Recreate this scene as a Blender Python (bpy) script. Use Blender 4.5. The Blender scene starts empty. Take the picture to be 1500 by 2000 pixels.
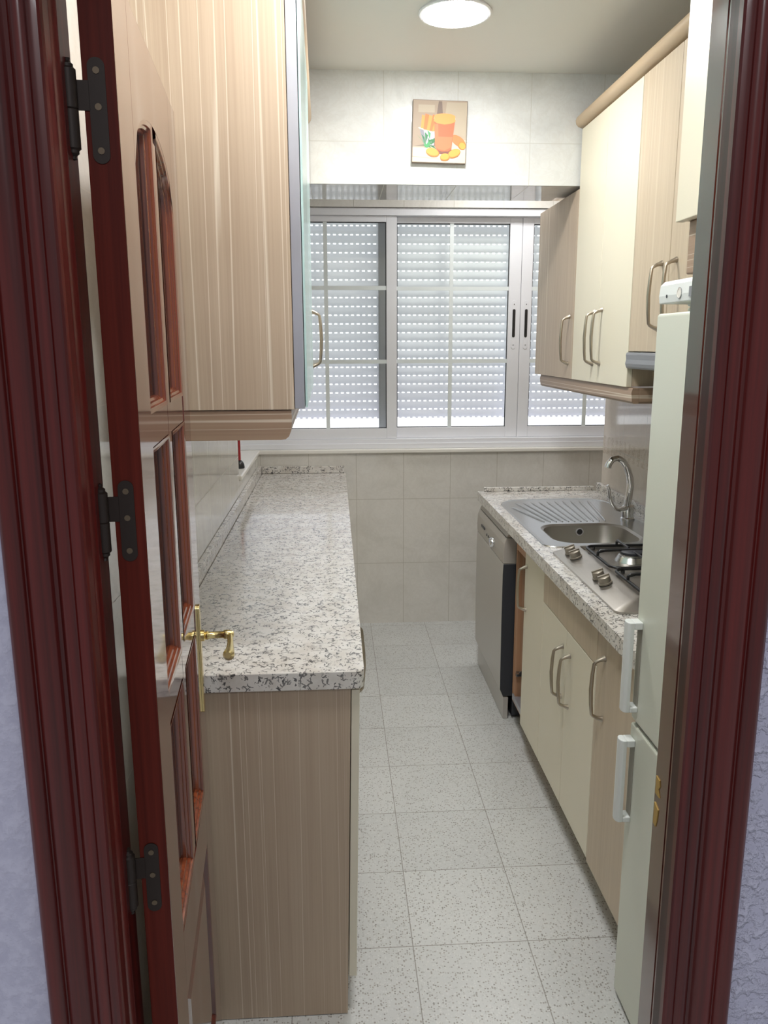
import bpy, bmesh, math, random
from math import sin, cos, pi, radians as R
random.seed(7)
C = bpy.context.scene.collection

# ------------------------------------------------------------------ helpers
class MB:
    """collects faces, then links them as ONE mesh object"""
    def __init__(s): s.v = []; s.f = []; s.m = []; s.k = 0
    def add(s, vs, fs, mi=None):
        b = len(s.v); s.v += [tuple(v) for v in vs]
        for f in fs: s.f.append([b + i for i in f]); s.m.append(s.k if mi is None else mi)
        return s
    def box(s, x0, x1, y0, y1, z0, z1):
        if x0 > x1: x0, x1 = x1, x0
        if y0 > y1: y0, y1 = y1, y0
        if z0 > z1: z0, z1 = z1, z0
        return s.add([(x0,y0,z0),(x1,y0,z0),(x1,y1,z0),(x0,y1,z0),(x0,y0,z1),(x1,y0,z1),(x1,y1,z1),(x0,y1,z1)],
                     [(0,3,2,1),(4,5,6,7),(0,1,5,4),(1,2,6,5),(2,3,7,6),(3,0,4,7)])
    def prism(s, poly, axis, a, b):
        """2-D polygon extruded along axis; poly coords are the other two axes in xyz order"""
        n = len(poly)
        def P(p, t):
            return {'x': (t, p[0], p[1]), 'y': (p[0], t, p[1]), 'z': (p[0], p[1], t)}[axis]
        vs = [P(p, a) for p in poly] + [P(p, b) for p in poly]
        fs = [tuple(range(n))[::-1], tuple(range(n, 2*n))] + [(i, (i+1) % n, n+(i+1) % n, n+i) for i in range(n)]
        return s.add(vs, fs)
    def tube(s, pts, r, seg=12, cap=True):
        from mathutils import Vector as V
        pts = [V(p) for p in pts]; n = len(pts)
        rs = r if isinstance(r, (list, tuple)) else [r]*n
        t0 = (pts[1]-pts[0]).normalized()
        up = V((0,0,1)) if abs(t0.z) < .9 else V((1,0,0))
        u = t0.cross(up).normalized()
        rings = []
        for i, p in enumerate(pts):
            t = (pts[min(i+1, n-1)] - pts[max(i-1, 0)]).normalized()
            u = (u - t*u.dot(t)).normalized(); w = t.cross(u)
            rings.append([p + (u*cos(2*pi*k/seg) + w*sin(2*pi*k/seg))*rs[i] for k in range(seg)])
        vs = [q for rg in rings for q in rg]
        fs = [(i*seg+k, i*seg+(k+1) % seg, (i+1)*seg+(k+1) % seg, (i+1)*seg+k) for i in range(n-1) for k in range(seg)]
        if cap: fs += [tuple(range(seg))[::-1], tuple((n-1)*seg+k for k in range(seg))]
        return s.add(vs, fs)
    def lathe(s, prof, c=(0,0,0), axis='z', seg=28):
        """prof: (radius, height) list"""
        def P(r, h, a):
            x, y = r*cos(a), r*sin(a)
            q = {'z': (x, y, h), 'x': (h, x, y), 'y': (y, h, x)}[axis]
            return (q[0]+c[0], q[1]+c[1], q[2]+c[2])
        n = len(prof); vs = [P(r, h, 2*pi*k/seg) for r, h in prof for k in range(seg)]
        fs = [(i*seg+k, i*seg+(k+1) % seg, (i+1)*seg+(k+1) % seg, (i+1)*seg+k) for i in range(n-1) for k in range(seg)]
        if prof[0][0] > 1e-6: fs.append(tuple(range(seg))[::-1])
        if prof[-1][0] > 1e-6: fs.append(tuple((n-1)*seg+k for k in range(seg)))
        return s.add(vs, fs)
    def loft(s, rings, cap0=False, cap1=False):
        n = len(rings[0]); vs = [p for r in rings for p in r]
        fs = [(i*n+k, i*n+(k+1) % n, (i+1)*n+(k+1) % n, (i+1)*n+k) for i in range(len(rings)-1) for k in range(n)]
        if cap0: fs.append(tuple(range(n))[::-1])
        if cap1: fs.append(tuple((len(rings)-1)*n+k for k in range(n)))
        return s.add(vs, fs)

def build(name, mb, mats, parent=None, off=(0,0,0), bevel=0, smooth=None, seg=2):
    me = bpy.data.meshes.new(name)
    me.from_pydata([(x-off[0], y-off[1], z-off[2]) for x, y, z in mb.v], [], mb.f)
    if not isinstance(mats, (list, tuple)): mats = [mats]
    for m in mats: me.materials.append(m)
    me.polygons.foreach_set('material_index', [min(i, len(mats)-1) for i in mb.m])
    bm = bmesh.new(); bm.from_mesh(me)
    bmesh.ops.recalc_face_normals(bm, faces=bm.faces); bm.to_mesh(me); bm.free()
    if smooth is not None:
        me.shade_smooth(); me.set_sharp_from_angle(angle=R(smooth))
    o = bpy.data.objects.new(name, me); C.objects.link(o)
    if parent: o.parent = parent
    if bevel:
        b = o.modifiers.new('bevel', 'BEVEL'); b.width = bevel; b.segments = seg; b.limit_method = 'ANGLE'; b.angle_limit = R(40)
        b.harden_normals = False
    return o

class Thing:
    """an Empty at the thing's base; parts are built in world coordinates unless local=True"""
    def __init__(s, name, label, cat, loc, group=None, kind=None, rotz=0, local=False):
        e = bpy.data.objects.new(name, None); C.objects.link(e); e.location = loc; e.rotation_euler = (0,0,rotz)
        e.empty_display_size = .05
        tag(e, label, cat, group, kind); s.e = e; s.off = (0,0,0) if local else loc
    def part(s, name, mb, mat, parent=None, label=None, **k):
        o = build(name, mb, mat, parent or s.e, s.off, **k)
        if label: o['label'] = label
        return o

def tag(o, label, cat, group=None, kind=None):
    o['label'] = label; o['category'] = cat
    if group: o['group'] = group
    if kind: o['kind'] = kind
    return o
def solid(name, mb, mat, label, cat, kind=None, group=None, **k):
    return tag(build(name, mb, mat, **k), label, cat, group, kind)

def offset_poly(poly, d):
    """inward offset of a CCW polygon"""
    n = len(poly); out = []
    for i in range(n):
        a, b, c = poly[i-1], poly[i], poly[(i+1) % n]
        e1 = (b[0]-a[0], b[1]-a[1]); e2 = (c[0]-b[0], c[1]-b[1])
        l1 = math.hypot(*e1); l2 = math.hypot(*e2)
        n1 = (-e1[1]/l1, e1[0]/l1); n2 = (-e2[1]/l2, e2[0]/l2)
        k = 1 + n1[0]*n2[0] + n1[1]*n2[1]
        out.append((b[0]+d*(n1[0]+n2[0])/k, b[1]+d*(n1[1]+n2[1])/k))
    return out
def rrect(x0, x1, y0, y1, r, n=6):
    p = []
    rr = r if isinstance(r, (list, tuple)) else [r]*4
    for (cx, cy, a0), q in zip(((x1, y1, 0), (x0, y1, 90), (x0, y0, 180), (x1, y0, 270)), rr):
        sx = -1 if cx == x1 else 1; sy = -1 if cy == y1 else 1
        for k in range(n+1):
            a = R(a0+90*k/n); p.append((cx+sx*q+q*cos(a), cy+sy*q+q*sin(a)))
    return p

# ------------------------------------------------------------------ materials
def sr(r, g, b):
    f = lambda c: (c/255/12.92) if c <= 10 else ((c/255+.055)/1.055)**2.4
    return (f(r), f(g), f(b), 1)
class NT:
    def __init__(s, name):
        s.mat = bpy.data.materials.new(name); s.mat.use_nodes = True
        s.t = s.mat.node_tree; s.b = s.t.nodes['Principled BSDF']
    def n(s, ty, **k):
        x = s.t.nodes.new(ty)
        for a, v in k.items(): setattr(x, a, v)
        return x
    def l(s, a, b): s.t.links.new(a, b)
    def set(s, **k):
        for a, v in k.items(): s.b.inputs[a.replace('_', ' ')].default_value = v
        return s
    def val(s, sock, x):
        if hasattr(x, 'is_output') or hasattr(x, 'links'): s.l(x, sock)
        else: sock.default_value = x
    def math(s, op, a, b=None, c=None, clamp=False):
        m = s.n('ShaderNodeMath', operation=op); m.use_clamp = clamp
        s.val(m.inputs[0], a)
        if b is not None: s.val(m.inputs[1], b)
        if c is not None: s.val(m.inputs[2], c)
        return m.outputs[0]
    def mix(s, f, a, b):
        m = s.n('ShaderNodeMix', data_type='RGBA')
        s.val(m.inputs[0], f); s.val(m.inputs[6], a); s.val(m.inputs[7], b)
        return m.outputs[2]
    def ramp(s, f, stops):
        r = s.n('ShaderNodeValToRGB'); e = r.color_ramp.elements
        while len(e) < len(stops): e.new(.5)
        for x, (p, c) in zip(e, stops): x.position = p; x.color = c if len(c) == 4 else (*c, 1)
        s.l(f, r.inputs[0]); return r.outputs[0]
    def noise(s, vec, scale, detail=3, rough=.5, dist=0):
        x = s.n('ShaderNodeTexNoise'); s.l(vec, x.inputs['Vector'])
        x.inputs['Scale'].default_value = scale; x.inputs['Detail'].default_value = detail
        x.inputs['Roughness'].default_value = rough; x.inputs['Distortion'].default_value = dist
        return x.outputs['Fac']
    def vor(s, vec, scale, feature='F1', out='Distance', rnd=1):
        x = s.n('ShaderNodeTexVoronoi', feature=feature); s.l(vec, x.inputs['Vector'])
        x.inputs['Scale'].default_value = scale; x.inputs['Randomness'].default_value = rnd
        return x.outputs[out]
    def pos(s): return s.n('ShaderNodeNewGeometry').outputs['Position']
    def obj(s): return s.n('ShaderNodeTexCoord').outputs['Object']
    def sep(s, v):
        x = s.n('ShaderNodeSeparateXYZ'); s.l(v, x.inputs[0]); return x.outputs
    def comb(s, x, y, z):
        c = s.n('ShaderNodeCombineXYZ')
        for i, q in enumerate((x, y, z)): s.val(c.inputs[i], q)
        return c.outputs[0]
    def bump(s, h, strength=.2, dist=.002):
        b = s.n('ShaderNodeBump'); b.inputs['Strength'].default_value = strength; b.inputs['Distance'].default_value = dist
        s.l(h, b.inputs['Height']); s.l(b.outputs[0], s.b.inputs['Normal'])
    def base(s, c): s.val(s.b.inputs['Base Color'], c); return s
    def grid(s, u, v, su, sv, ou, ov, w):
        """1 on the joint lines of a su x sv tile grid"""
        a = s.math('DIVIDE', s.math('SUBTRACT', u, ou), su); b = s.math('DIVIDE', s.math('SUBTRACT', v, ov), sv)
        da = s.math('ABSOLUTE', s.math('SUBTRACT', s.math('FRACT', s.math('ADD', a, .5)), .5))
        db = s.math('ABSOLUTE', s.math('SUBTRACT', s.math('FRACT', s.math('ADD', b, .5)), .5))
        la = s.math('LESS_THAN', s.math('MULTIPLY', da, su), w/2); lb = s.math('LESS_THAN', s.math('MULTIPLY', db, sv), w/2)
        return s.math('MAXIMUM', la, lb)
def plain(name, col, rough=.5, metal=0, coat=0, spec=.5, bumpy=0, bscale=60):
    m = NT(name).set(Base_Color=col, Roughness=rough, Metallic=metal, Coat_Weight=coat, Specular_IOR_Level=spec)
    p = m.obj()
    n = m.noise(p, bscale, 2)
    m.base(m.mix(m.math('MULTIPLY', n, .12), col, tuple(c*.8 for c in col[:3])+(1,)))
    if bumpy: m.bump(n, bumpy, .001)
    return m.mat

def wood_mat(name, horiz=False, tint=1.0, line=.0, c0=(172,151,129), c1=(187,168,146)):
    m = NT(name).set(Roughness=.42)
    x, y, z = m.sep(m.obj())
    h = m.math('ADD', x, y)
    a, b = (z, h) if horiz else (h, z)
    v = m.comb(m.math('MULTIPLY', a, 26), m.math('MULTIPLY', b, .45), m.math('MULTIPLY', b, .13))
    f = m.comb(m.math('MULTIPLY', a, 230), m.math('MULTIPLY', b, 2.2), 0.0)
    n1 = m.noise(v, 1, 2, .5); n2 = m.noise(f, 1, 3, .6)
    col = m.ramp(m.math('ADD', m.math('MULTIPLY', n1, .5), m.math('MULTIPLY', n2, .5)),
                 [(.32, sr(*[q*tint for q in c0])), (.62, sr(*[q*tint for q in c1]))])
    v2 = m.comb(m.math('MULTIPLY', a, 17), m.math('MULTIPLY', b, .10), 4.2)
    d = m.math('ABSOLUTE', m.math('SUBTRACT', m.noise(v2, 1, 1.2, .5), .5))
    ln = m.math('SUBTRACT', 1, m.math('DIVIDE', d, .0085), clamp=True)
    v3 = m.comb(m.math('MULTIPLY', a, 27), m.math('MULTIPLY', b, .09), 9.7)
    d3 = m.math('ABSOLUTE', m.math('SUBTRACT', m.noise(v3, 1, 1, .5), .44))
    ln3 = m.math('SUBTRACT', 1, m.math('DIVIDE', d3, .0085), clamp=True)
    k = m.math('MULTIPLY', m.math('MAXIMUM', ln, ln3), .66 + line)
    m.base(m.mix(k, col, sr(*[min(255, q*tint) for q in (232,222,204)])))
    return m.mat

def tile_mat(name, faces, rough=.13, border=None, c0=(203,200,192), c1=(214,211,204), joint=(186,182,172)):
    """faces: 'x' wall (uses y,z) or 'y' wall (uses x,z); grid = (su, sv, ou, ov)"""
    ax, su, sv, ou, ov = faces
    m = NT(name).set(Roughness=rough, Coat_Weight=.3, Coat_Roughness=.05)
    p = m.pos(); x, y, z = m.sep(p)
    u = {'x': y, 'y': x, 'h': x}[ax]; w = y if ax == 'h' else z
    g = m.grid(u, w, su, sv, ou, ov, .0028)
    n = m.noise(p, 5.5, 6, .62, 1.2); n2 = m.noise(p, 16, 4, .6, 2.0)
    vein = m.math('SUBTRACT', 1, m.math('MULTIPLY', m.math('ABSOLUTE', m.math('SUBTRACT', n2, .5)), 14), clamp=True)
    col = m.ramp(n, [(.35, sr(*c0)), (.65, sr(*c1))])
    col = m.mix(m.math('MULTIPLY', vein, .12), col, sr(186,178,168))
    if border:
        b0, b1 = border
        ins = m.math('MULTIPLY', m.math('GREATER_THAN', z, b0), m.math('LESS_THAN', z, b1))
        lace = m.math('GREATER_THAN', m.math('ADD', m.noise(p, 60, 4, .7, 1), m.math('MULTIPLY', m.math('SINE', m.math('MULTIPLY', u, 120)), .06)), .52)
        col = m.mix(m.math('MULTIPLY', ins, m.math('MULTIPLY', lace, .45)), col, sr(176,156,132))
    m.base(m.mix(g, col, sr(*joint)))
    m.val(m.b.inputs['Roughness'], m.math('ADD', m.math('MULTIPLY', g, .4), rough))
    m.bump(m.math('MULTIPLY', g, -1), .35, .0012)
    return m.mat

def granite_mat():
    m = NT('granite').set(Roughness=.16, Coat_Weight=.4, Coat_Roughness=.07)
    p = m.pos()
    w = m.n('ShaderNodeVectorMath', operation='ADD')
    nz = m.n('ShaderNodeTexNoise'); m.l(p, nz.inputs['Vector']); nz.inputs['Scale'].default_value = 55; nz.inputs['Detail'].default_value = 3
    sc = m.n('ShaderNodeVectorMath', operation='SCALE'); m.l(nz.outputs['Color'], sc.inputs[0]); sc.inputs['Scale'].default_value = .022
    m.l(p, w.inputs[0]); m.l(sc.outputs[0], w.inputs[1]); q = w.outputs[0]
    e = m.vor(q, 78, 'DISTANCE_TO_EDGE')
    mask = m.math('GREATER_THAN', m.noise(p, 55, 3, .65), .525)
    crack = m.math('MULTIPLY', m.math('LESS_THAN', e, .085), mask)
    blob = m.math('GREATER_THAN', m.noise(q, 75, 3, .6), .645)
    grey = m.math('GREATER_THAN', m.noise(q, 48, 3, .6), .63)
    pk = m.noise(p, 22, 3)
    col = m.ramp(pk, [(.35, sr(204,198,190)), (.62, sr(220,217,212))])
    col = m.mix(m.math('MULTIPLY', grey, .55), col, sr(150,146,140))
    col = m.mix(m.math('MULTIPLY', crack, .85), col, sr(72,70,70))
    col = m.mix(m.math('MULTIPLY', blob, .9), col, sr(48,47,50))
    m.base(col); return m.mat

def terrazzo_mat():
    m = NT('terrazzo').set(Roughness=.3)
    p = m.pos(); x, y, z = m.sep(p)
    g = m.grid(x, y, .3, .3, GX, GY, .0026)
    q = m.noise(p, 120, 2, .6)
    e = m.vor(p, 170, 'F1', 'Color'); er, eg, eb = m.sep(e)
    d = m.vor(p, 170)
    chip = m.math('MULTIPLY', m.math('LESS_THAN', d, .40), m.math('GREATER_THAN', er, .66))
    chip2 = m.math('MULTIPLY', m.math('LESS_THAN', d, .42), m.math('LESS_THAN', er, .25))
    n = m.noise(p, 3, 3)
    # each tile a little different
    tx = m.math('FLOOR', m.math('DIVIDE', m.math('SUBTRACT', x, GX), .3)); ty = m.math('FLOOR', m.math('DIVIDE', m.math('SUBTRACT', y, GY), .3))
    wn = m.n('ShaderNodeTexWhiteNoise', noise_dimensions='2D'); m.l(m.comb(tx, ty, 0.0), wn.inputs['Vector'])
    col = m.ramp(m.math('ADD', m.math('MULTIPLY', n, .7), m.math('MULTIPLY', wn.outputs['Value'], .25)), [(.3, sr(196,198,197)), (.7, sr(208,210,209))])
    col = m.mix(m.math('MULTIPLY', chip, .72), col, m.mix(eg, sr(100,94,88), sr(150,143,134)))
    col = m.mix(m.math('MULTIPLY', chip2, .35), col, sr(226,226,224))
    col = m.mix(m.math('MULTIPLY', m.math('GREATER_THAN', q, .62), .3), col, sr(140,138,134))
    m.base(m.mix(m.math('MULTIPLY', g, .75), col, sr(120,114,106))); return m.mat

def mahogany_mat(name, tone=1.0, rough=.2, coat=.8, spec=.5, c0=(58,16,11), c1=(92,30,20)):
    m = NT(name).set(Roughness=rough, Coat_Weight=coat, Coat_Roughness=.07, Coat_IOR=1.6, Specular_IOR_Level=spec)
    x, y, z = m.sep(m.obj())
    v = m.comb(m.math('MULTIPLY', x, 90), m.math('MULTIPLY', y, 90), m.math('MULTIPLY', z, 1.6))
    n = m.noise(v, 1, 4, .6)
    m.base(m.ramp(n, [(.3, sr(*[q*tone for q in c0])), (.7, sr(*[q*tone for q in c1]))]))
    return m.mat

def steel_mat(name, col=(190,190,188), rough=.28, brush=None):
    m = NT(name).set(Base_Color=sr(*col), Metallic=1, Roughness=rough)
    if brush:
        x, y, z = m.sep(m.obj()); k = dict(x=(3,300,300), y=(300,3,300), z=(300,300,3))[brush]
        n = m.noise(m.comb(m.math('MULTIPLY', x, k[0]), m.math('MULTIPLY', y, k[1]), m.math('MULTIPLY', z, k[2])), 1, 2)
        m.val(m.b.inputs['Roughness'], m.math('ADD', m.math('MULTIPLY', n, .2), rough-.1))
    return m.mat

def emit_mat(name, col, strength):
    m = NT(name).set(Base_Color=(.8,.8,.8,1), Emission_Color=col, Emission_Strength=strength)
    return m.mat
def glass_mat(name, tint, refl_rough=.02, alpha=.88):
    m = NT(name); t = m.t
    tr = m.n('ShaderNodeBsdfTransparent'); tr.inputs[0].default_value = tint
    gl = m.n('ShaderNodeBsdfGlossy'); gl.inputs['Roughness'].default_value = refl_rough
    lw = m.n('ShaderNodeLayerWeight'); lw.inputs[0].default_value = .5
    fz = m.math('ADD', .05, m.math('MULTIPLY', m.math('POWER', lw.outputs['Facing'], 4.0), .9))
    mx = m.n('ShaderNodeMixShader'); m.l(fz, mx.inputs[0]); m.l(tr.outputs[0], mx.inputs[1]); m.l(gl.outputs[0], mx.inputs[2])
    m.l(mx.outputs[0], t.nodes['Material Output'].inputs[0]); return m.mat

# ------------------------------------------------------------------ main dimensions (metres)
GX, GY = .18, 1.78                     # a floor-joint crossing
YB = 4.228                             # back wall
XL, XR = -.41, 1.23                    # side walls
ZC = 2.454                             # ceiling
YP0, YP1 = .862, .953                  # partition with the doorway
YBM0, YBM1, ZBM = 3.03, 3.336, 2.08    # tiled beam

M = {}
M['tile_back'] = tile_mat('tile_back', ('y', .2535, .3575, .363, .345), c0=(214,211,204), c1=(224,221,215), joint=(184,179,168))
M['tile_beam'] = tile_mat('tile_beam', ('y', .262, .36, .188, 2.223), rough=.06, c0=(212,214,214), c1=(225,227,227), joint=(198,198,194))
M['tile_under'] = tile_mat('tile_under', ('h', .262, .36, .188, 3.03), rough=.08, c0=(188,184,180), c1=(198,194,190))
M['tile_side'] = tile_mat('tile_side', ('x', .2535, .3575, .30, .345), rough=.06, border=None, c0=(208,206,200), c1=(218,216,210))
M['tile_right'] = tile_mat('tile_right', ('x', .2535, .3575, .30, .345), rough=.08, border=(1.03, 1.11), c0=(214,202,190), c1=(222,211,199))
M['terrazzo'] = terrazzo_mat()
M['granite'] = granite_mat()
M['wood'] = wood_mat('stripe_laminate')
M['wood_h'] = wood_mat('stripe_laminate_across', horiz=True, c0=(142,117,97), c1=(160,135,113))
M['wood_light'] = wood_mat('pale_laminate', c0=(184,166,142), c1=(197,180,156), line=-.42)
M['wood_warm'] = wood_mat('warm_laminate', c0=(176,132,100), c1=(190,146,114), line=-.5)
M['cornice'] = plain('cornice_beech', sr(186,163,134), .4)
M['cream'] = plain('cream_laminate', sr(226,219,198), .38, bscale=4)
M['cream_edge'] = plain('cream_edge', sr(224,212,180), .4)
M['fridge'] = plain('fridge_enamel', sr(214,218,204), .32, bscale=5)
M['fridge_white'] = plain('fridge_plastic', sr(226,231,230), .35)
M['mahogany'] = mahogany_mat('mahogany', 1.0, .3, .25, .35, (60,12,11), (98,25,22))
M['mahogany_edge'] = mahogany_mat('mahogany_edge', 1.0, .45, 0, .15, (74,22,15), (104,36,25))
M['mahogany_shaded'] = mahogany_mat('mahogany_shaded', 1.0, .35, .1, .25, (42,12,12), (60,20,20))
M['mahogany_mould'] = mahogany_mat('mahogany_moulding', 1.0, .2, .8, .5, (88,36,18), (138,66,32))
M['mahogany_door'] = mahogany_mat('mahogany_door', 1.0, .13, .8, .5, (62,17,12), (96,32,22))
M['alu_white'] = plain('lacquered_aluminium', sr(232,233,238), .35)
M['muntin'] = plain('muntin_white', sr(226,233,233), .5)
M['alu'] = plain('satin_aluminium', sr(176,178,188), .38, metal=.6)
M['white'] = plain('white_marble_sill', sr(232,229,222), .25)
M['steel'] = steel_mat('steel', rough=.25)
M['steel_b'] = steel_mat('brushed_steel', (178,174,168), .34, 'y')
M['steel_dw'] = plain('dishwasher_silver', sr(186,182,177), .3, metal=.2)
M['chrome'] = steel_mat('chrome', (220,220,222), .06)
M['nickel'] = steel_mat('nickel', (176,166,152), .3)
M['brass'] = steel_mat('brass', (232,212,150), .24)
M['black'] = plain('black_enamel', sr(26,26,28), .3)
M['dark'] = plain('dark_plastic', sr(50,52,58), .45)
M['hinge'] = plain('bronzed_iron', sr(44,34,29), .5, metal=.3)
M['greyp'] = plain('grey_plastic', sr(128,130,136), .4)
M['ceil'] = plain('ceiling_paint', sr(222,221,217), .55, bscale=3)
M['screw'] = plain('dull_screw', sr(110,96,78), .4, metal=.5)
M['red'] = plain('red_plastic', sr(150,26,30), .4)
M['led'] = emit_mat('led_diffuser', (1.0, .985, .965, 1), 150)
M['glass'] = glass_mat('window_glass', (.97,.985,.975,1))
M['glass_teal'] = plain('teal_glass', sr(182,213,211), .22, coat=.15)
M['glass_door'] = glass_mat('door_glass', (.93,.95,.94,1))
M['gasket'] = plain('black_gasket', sr(30,30,32), .5)

def stucco(k):
    m = NT('lavender_stucco').set(Roughness=.8)
    p = m.pos(); n = m.noise(p, 75, 3, .55)
    m.base(m.ramp(n, [(.3, sr(190,190,214)), (.7, sr(208,208,230))]))
    m.bump(m.ramp(n, [(.42, (0,0,0)), (.62, (1,1,1))]), k, .0035); return m.mat
M['stucco'] = stucco(.3)
M['stucco_rough'] = stucco(1.0)
def shutter_mat():
    m = NT('shutter_pvc'); t = m.t
    d = m.n('ShaderNodeBsdfDiffuse'); d.inputs[0].default_value = sr(214,214,212)
    tr = m.n('ShaderNodeBsdfTranslucent'); tr.inputs[0].default_value = sr(216,220,226)
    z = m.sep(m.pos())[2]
    col = m.ramp(m.math('MULTIPLY', m.math('SUBTRACT', z, 1.0), .85), [(0, sr(228,222,236)), (.5, sr(214,218,217)), (1, sr(208,213,205))])  # paler towards the bottom: daylight from below put into the slat colour
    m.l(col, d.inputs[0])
    mx = m.n('ShaderNodeMixShader'); mx.inputs[0].default_value = .30
    m.l(d.outputs[0], mx.inputs[1]); m.l(tr.outputs[0], mx.inputs[2]); m.l(mx.outputs[0], t.nodes['Material Output'].inputs[0])
    return m.mat
M['shutter'] = shutter_mat()

# ------------------------------------------------------------------ the shell
S = 'structure'
solid('floor', MB().box(-1.6, 1.9, -1.7, 4.45, -.12, 0), M['terrazzo'], 'speckled pale terrazzo tile floor running through the galley kitchen', 'floor', S)
cm = MB().box(-1.6, 1.9, -1.7, 4.45, ZC, ZC+.12)
solid('ceiling', cm, M['ceil'], 'plain off-white ceiling with a round light', 'ceiling', S)
# left wall: full height to y=3.38, then low wall under the white ledge
solid('wall_left', MB().box(XL-.5, XL, YP1, 3.38, 0, ZC).box(XL-.5, XL, 3.38, YB, 0, .953), M['tile_side'], 'glossy cream tiled wall behind the left worktop', 'wall', S)
solid('wall_left_alcove', MB().box(XL-.5, XL-.34, 3.38, YB, .953, ZC), M['tile_side'], 'short alcove wall beside the window behind the left worktop', 'wall', S)
solid('wall_right', MB().box(XR, XR+.5, YP1, 3.59, 0, ZC), M['tile_right'], 'beige tiled wall with lace border behind the sink', 'wall', S)
solid('wall_right_alcove', MB().box(1.8, 1.9, 3.59, 4.45, 0, ZC), M['tile_right'], 'alcove wall hidden past the sink beside the window', 'wall', S)
bw = MB().box(XL-.5, 1.9, YB, YB+.2, 0, .953)
bw.box(XL-.5, 1.9, YB, YB+.2, 2.195, ZC)
solid('wall_back', bw, M['tile_back'], 'cream tiled wall under and over the window', 'wall', S)
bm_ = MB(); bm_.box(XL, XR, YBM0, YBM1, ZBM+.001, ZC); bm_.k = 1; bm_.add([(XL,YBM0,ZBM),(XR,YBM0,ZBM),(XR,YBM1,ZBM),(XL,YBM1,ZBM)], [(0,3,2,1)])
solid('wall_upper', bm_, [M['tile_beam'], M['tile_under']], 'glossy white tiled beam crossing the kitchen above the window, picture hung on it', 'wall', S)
# partition with the doorway
JL, JR, ZH = -.276, .414, 1.935
for nm, x0, x1, z0, lab in (('wall_front_left', -1.6, JL-.016, 0, 'lavender white hall wall left of the mahogany casing'),
                            ('wall_front_right', JR+.016, 1.9, 0, 'rough lavender stucco hall wall right of the mahogany casing'),
                            ('wall_front_top', JL-.016, JR+.016, ZH+.016, 'strip of hall wall over the doorway')):
    w = MB(); w.box(x0, x1, YP0, YP0+.05, z0, ZC); w.k = 1; w.box(x0, x1, YP0+.05, YP1, z0, ZC)
    solid(nm, w, [M['stucco_rough' if 'right' in nm else 'stucco'], M['tile_side']], lab, 'wall', S)

# door frame: fluted casing + jambs
fr = Thing('trim_1', 'dark red mahogany door frame with fluted casing around the kitchen doorway', 'door frame', (JL, YP0, 0), kind=S)
def casing_profile():
    """(distance from the opening, projection) of the moulding, opening side first"""
    return [(-.004,.0),(-.004,.009),(-.002,.0118),(.002,.0132),(.005,.0136),(.007,.0135),(.0085,.0125),(.0095,.0145),(.013,.0168),(.017,.0172),(.021,.0160),(.0235,.0130),(.026,.0105),(.030,.0105),(.032,.0125),
            (.0345,.0165),(.039,.0185),(.045,.0190),(.051,.0182),(.0555,.0160),(.0575,.0140),(.0590,.0140),(.0605,.0165),(.064,.0205),(.069,.0220),(.074,.0215),(.078,.0190),(.0805,.0145),(.081,.009),(.081,0)]
pr = casing_profile()
cl = MB().prism([(JL-d, YP0-.0005-q) for d, q in pr], 'z', 0, ZH+.08)
fr.part('casing', cl, M['mahogany'], smooth=35)
cr = MB().prism([(JR+d, YP0-.0005-q) for d, q in pr], 'z', 0, ZH+.08)
fr.part('casing', cr, M['mahogany'], smooth=35)
ct = MB().prism([(YP0-.0005-q, ZH+d) for d, q in pr], 'x', JL, JR)
fr.part('casing', ct, M['mahogany'], smooth=35)
def jamb(x, s):
    """jamb board: flat at the hall side, groove, stepped stop, rebate at the kitchen side"""
    y0, y1 = YP0-.008, YP1
    p = [(x,y0),(x,y0+.036),(x+s*.001,y0+.038),(x+s*.001,y0+.041),(x,y0+.043),(x-s*.001,y0+.060),(x+s*.002,y0+.062),(x,y0+.064),(x,y1),(x+s*.0155,y1),(x+s*.0155,y0)]
    return MB().prism(p, 'z', 0, ZH)
fr.part('jamb', jamb(JL, -1), M['mahogany'], smooth=30)
M['jamb_gloss'] = mahogany_mat('mahogany_jamb', 1.0, .2, .9, .5, (60,22,16), (88,38,28))
jr = MB(); x = JR
jr.prism([(x,YP0-.008),(x,.888),(x+.001,.890),(x+.001,.893),(x,.895),(x,YP1-.02),(x+.0155,YP1-.02),(x+.0155,YP0-.008)], 'z', 0, ZH)
for q in (2, 3): jr.m[q] = 1  # hall-side half in a darker copy: its shade is painted into the colour
fr.part('jamb', jr, [M['jamb_gloss'], M['mahogany_shaded']])
fr.part('jamb', MB().box(JL-.0155, JR+.0155, YP0-.008, YP1, ZH, ZH+.0155), M['mahogany'])
sp = MB().prism([(.916,.943),(.929,.943),(.929,.968),(.919,.966),(.917,.958),(.921,.952)], 'x', JR-.0012, JR-.0001).prism([(.917,.925),(.929,.930),(.929,.900),(.922,.898),(.919,.908)], 'x', JR-.0012, JR-.0001)
fr.part('strike_plate', sp, plain('worn_brass', sr(188,156,84), .45, metal=.3), label='worn yellow strike plate remains on the jamb')

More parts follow.
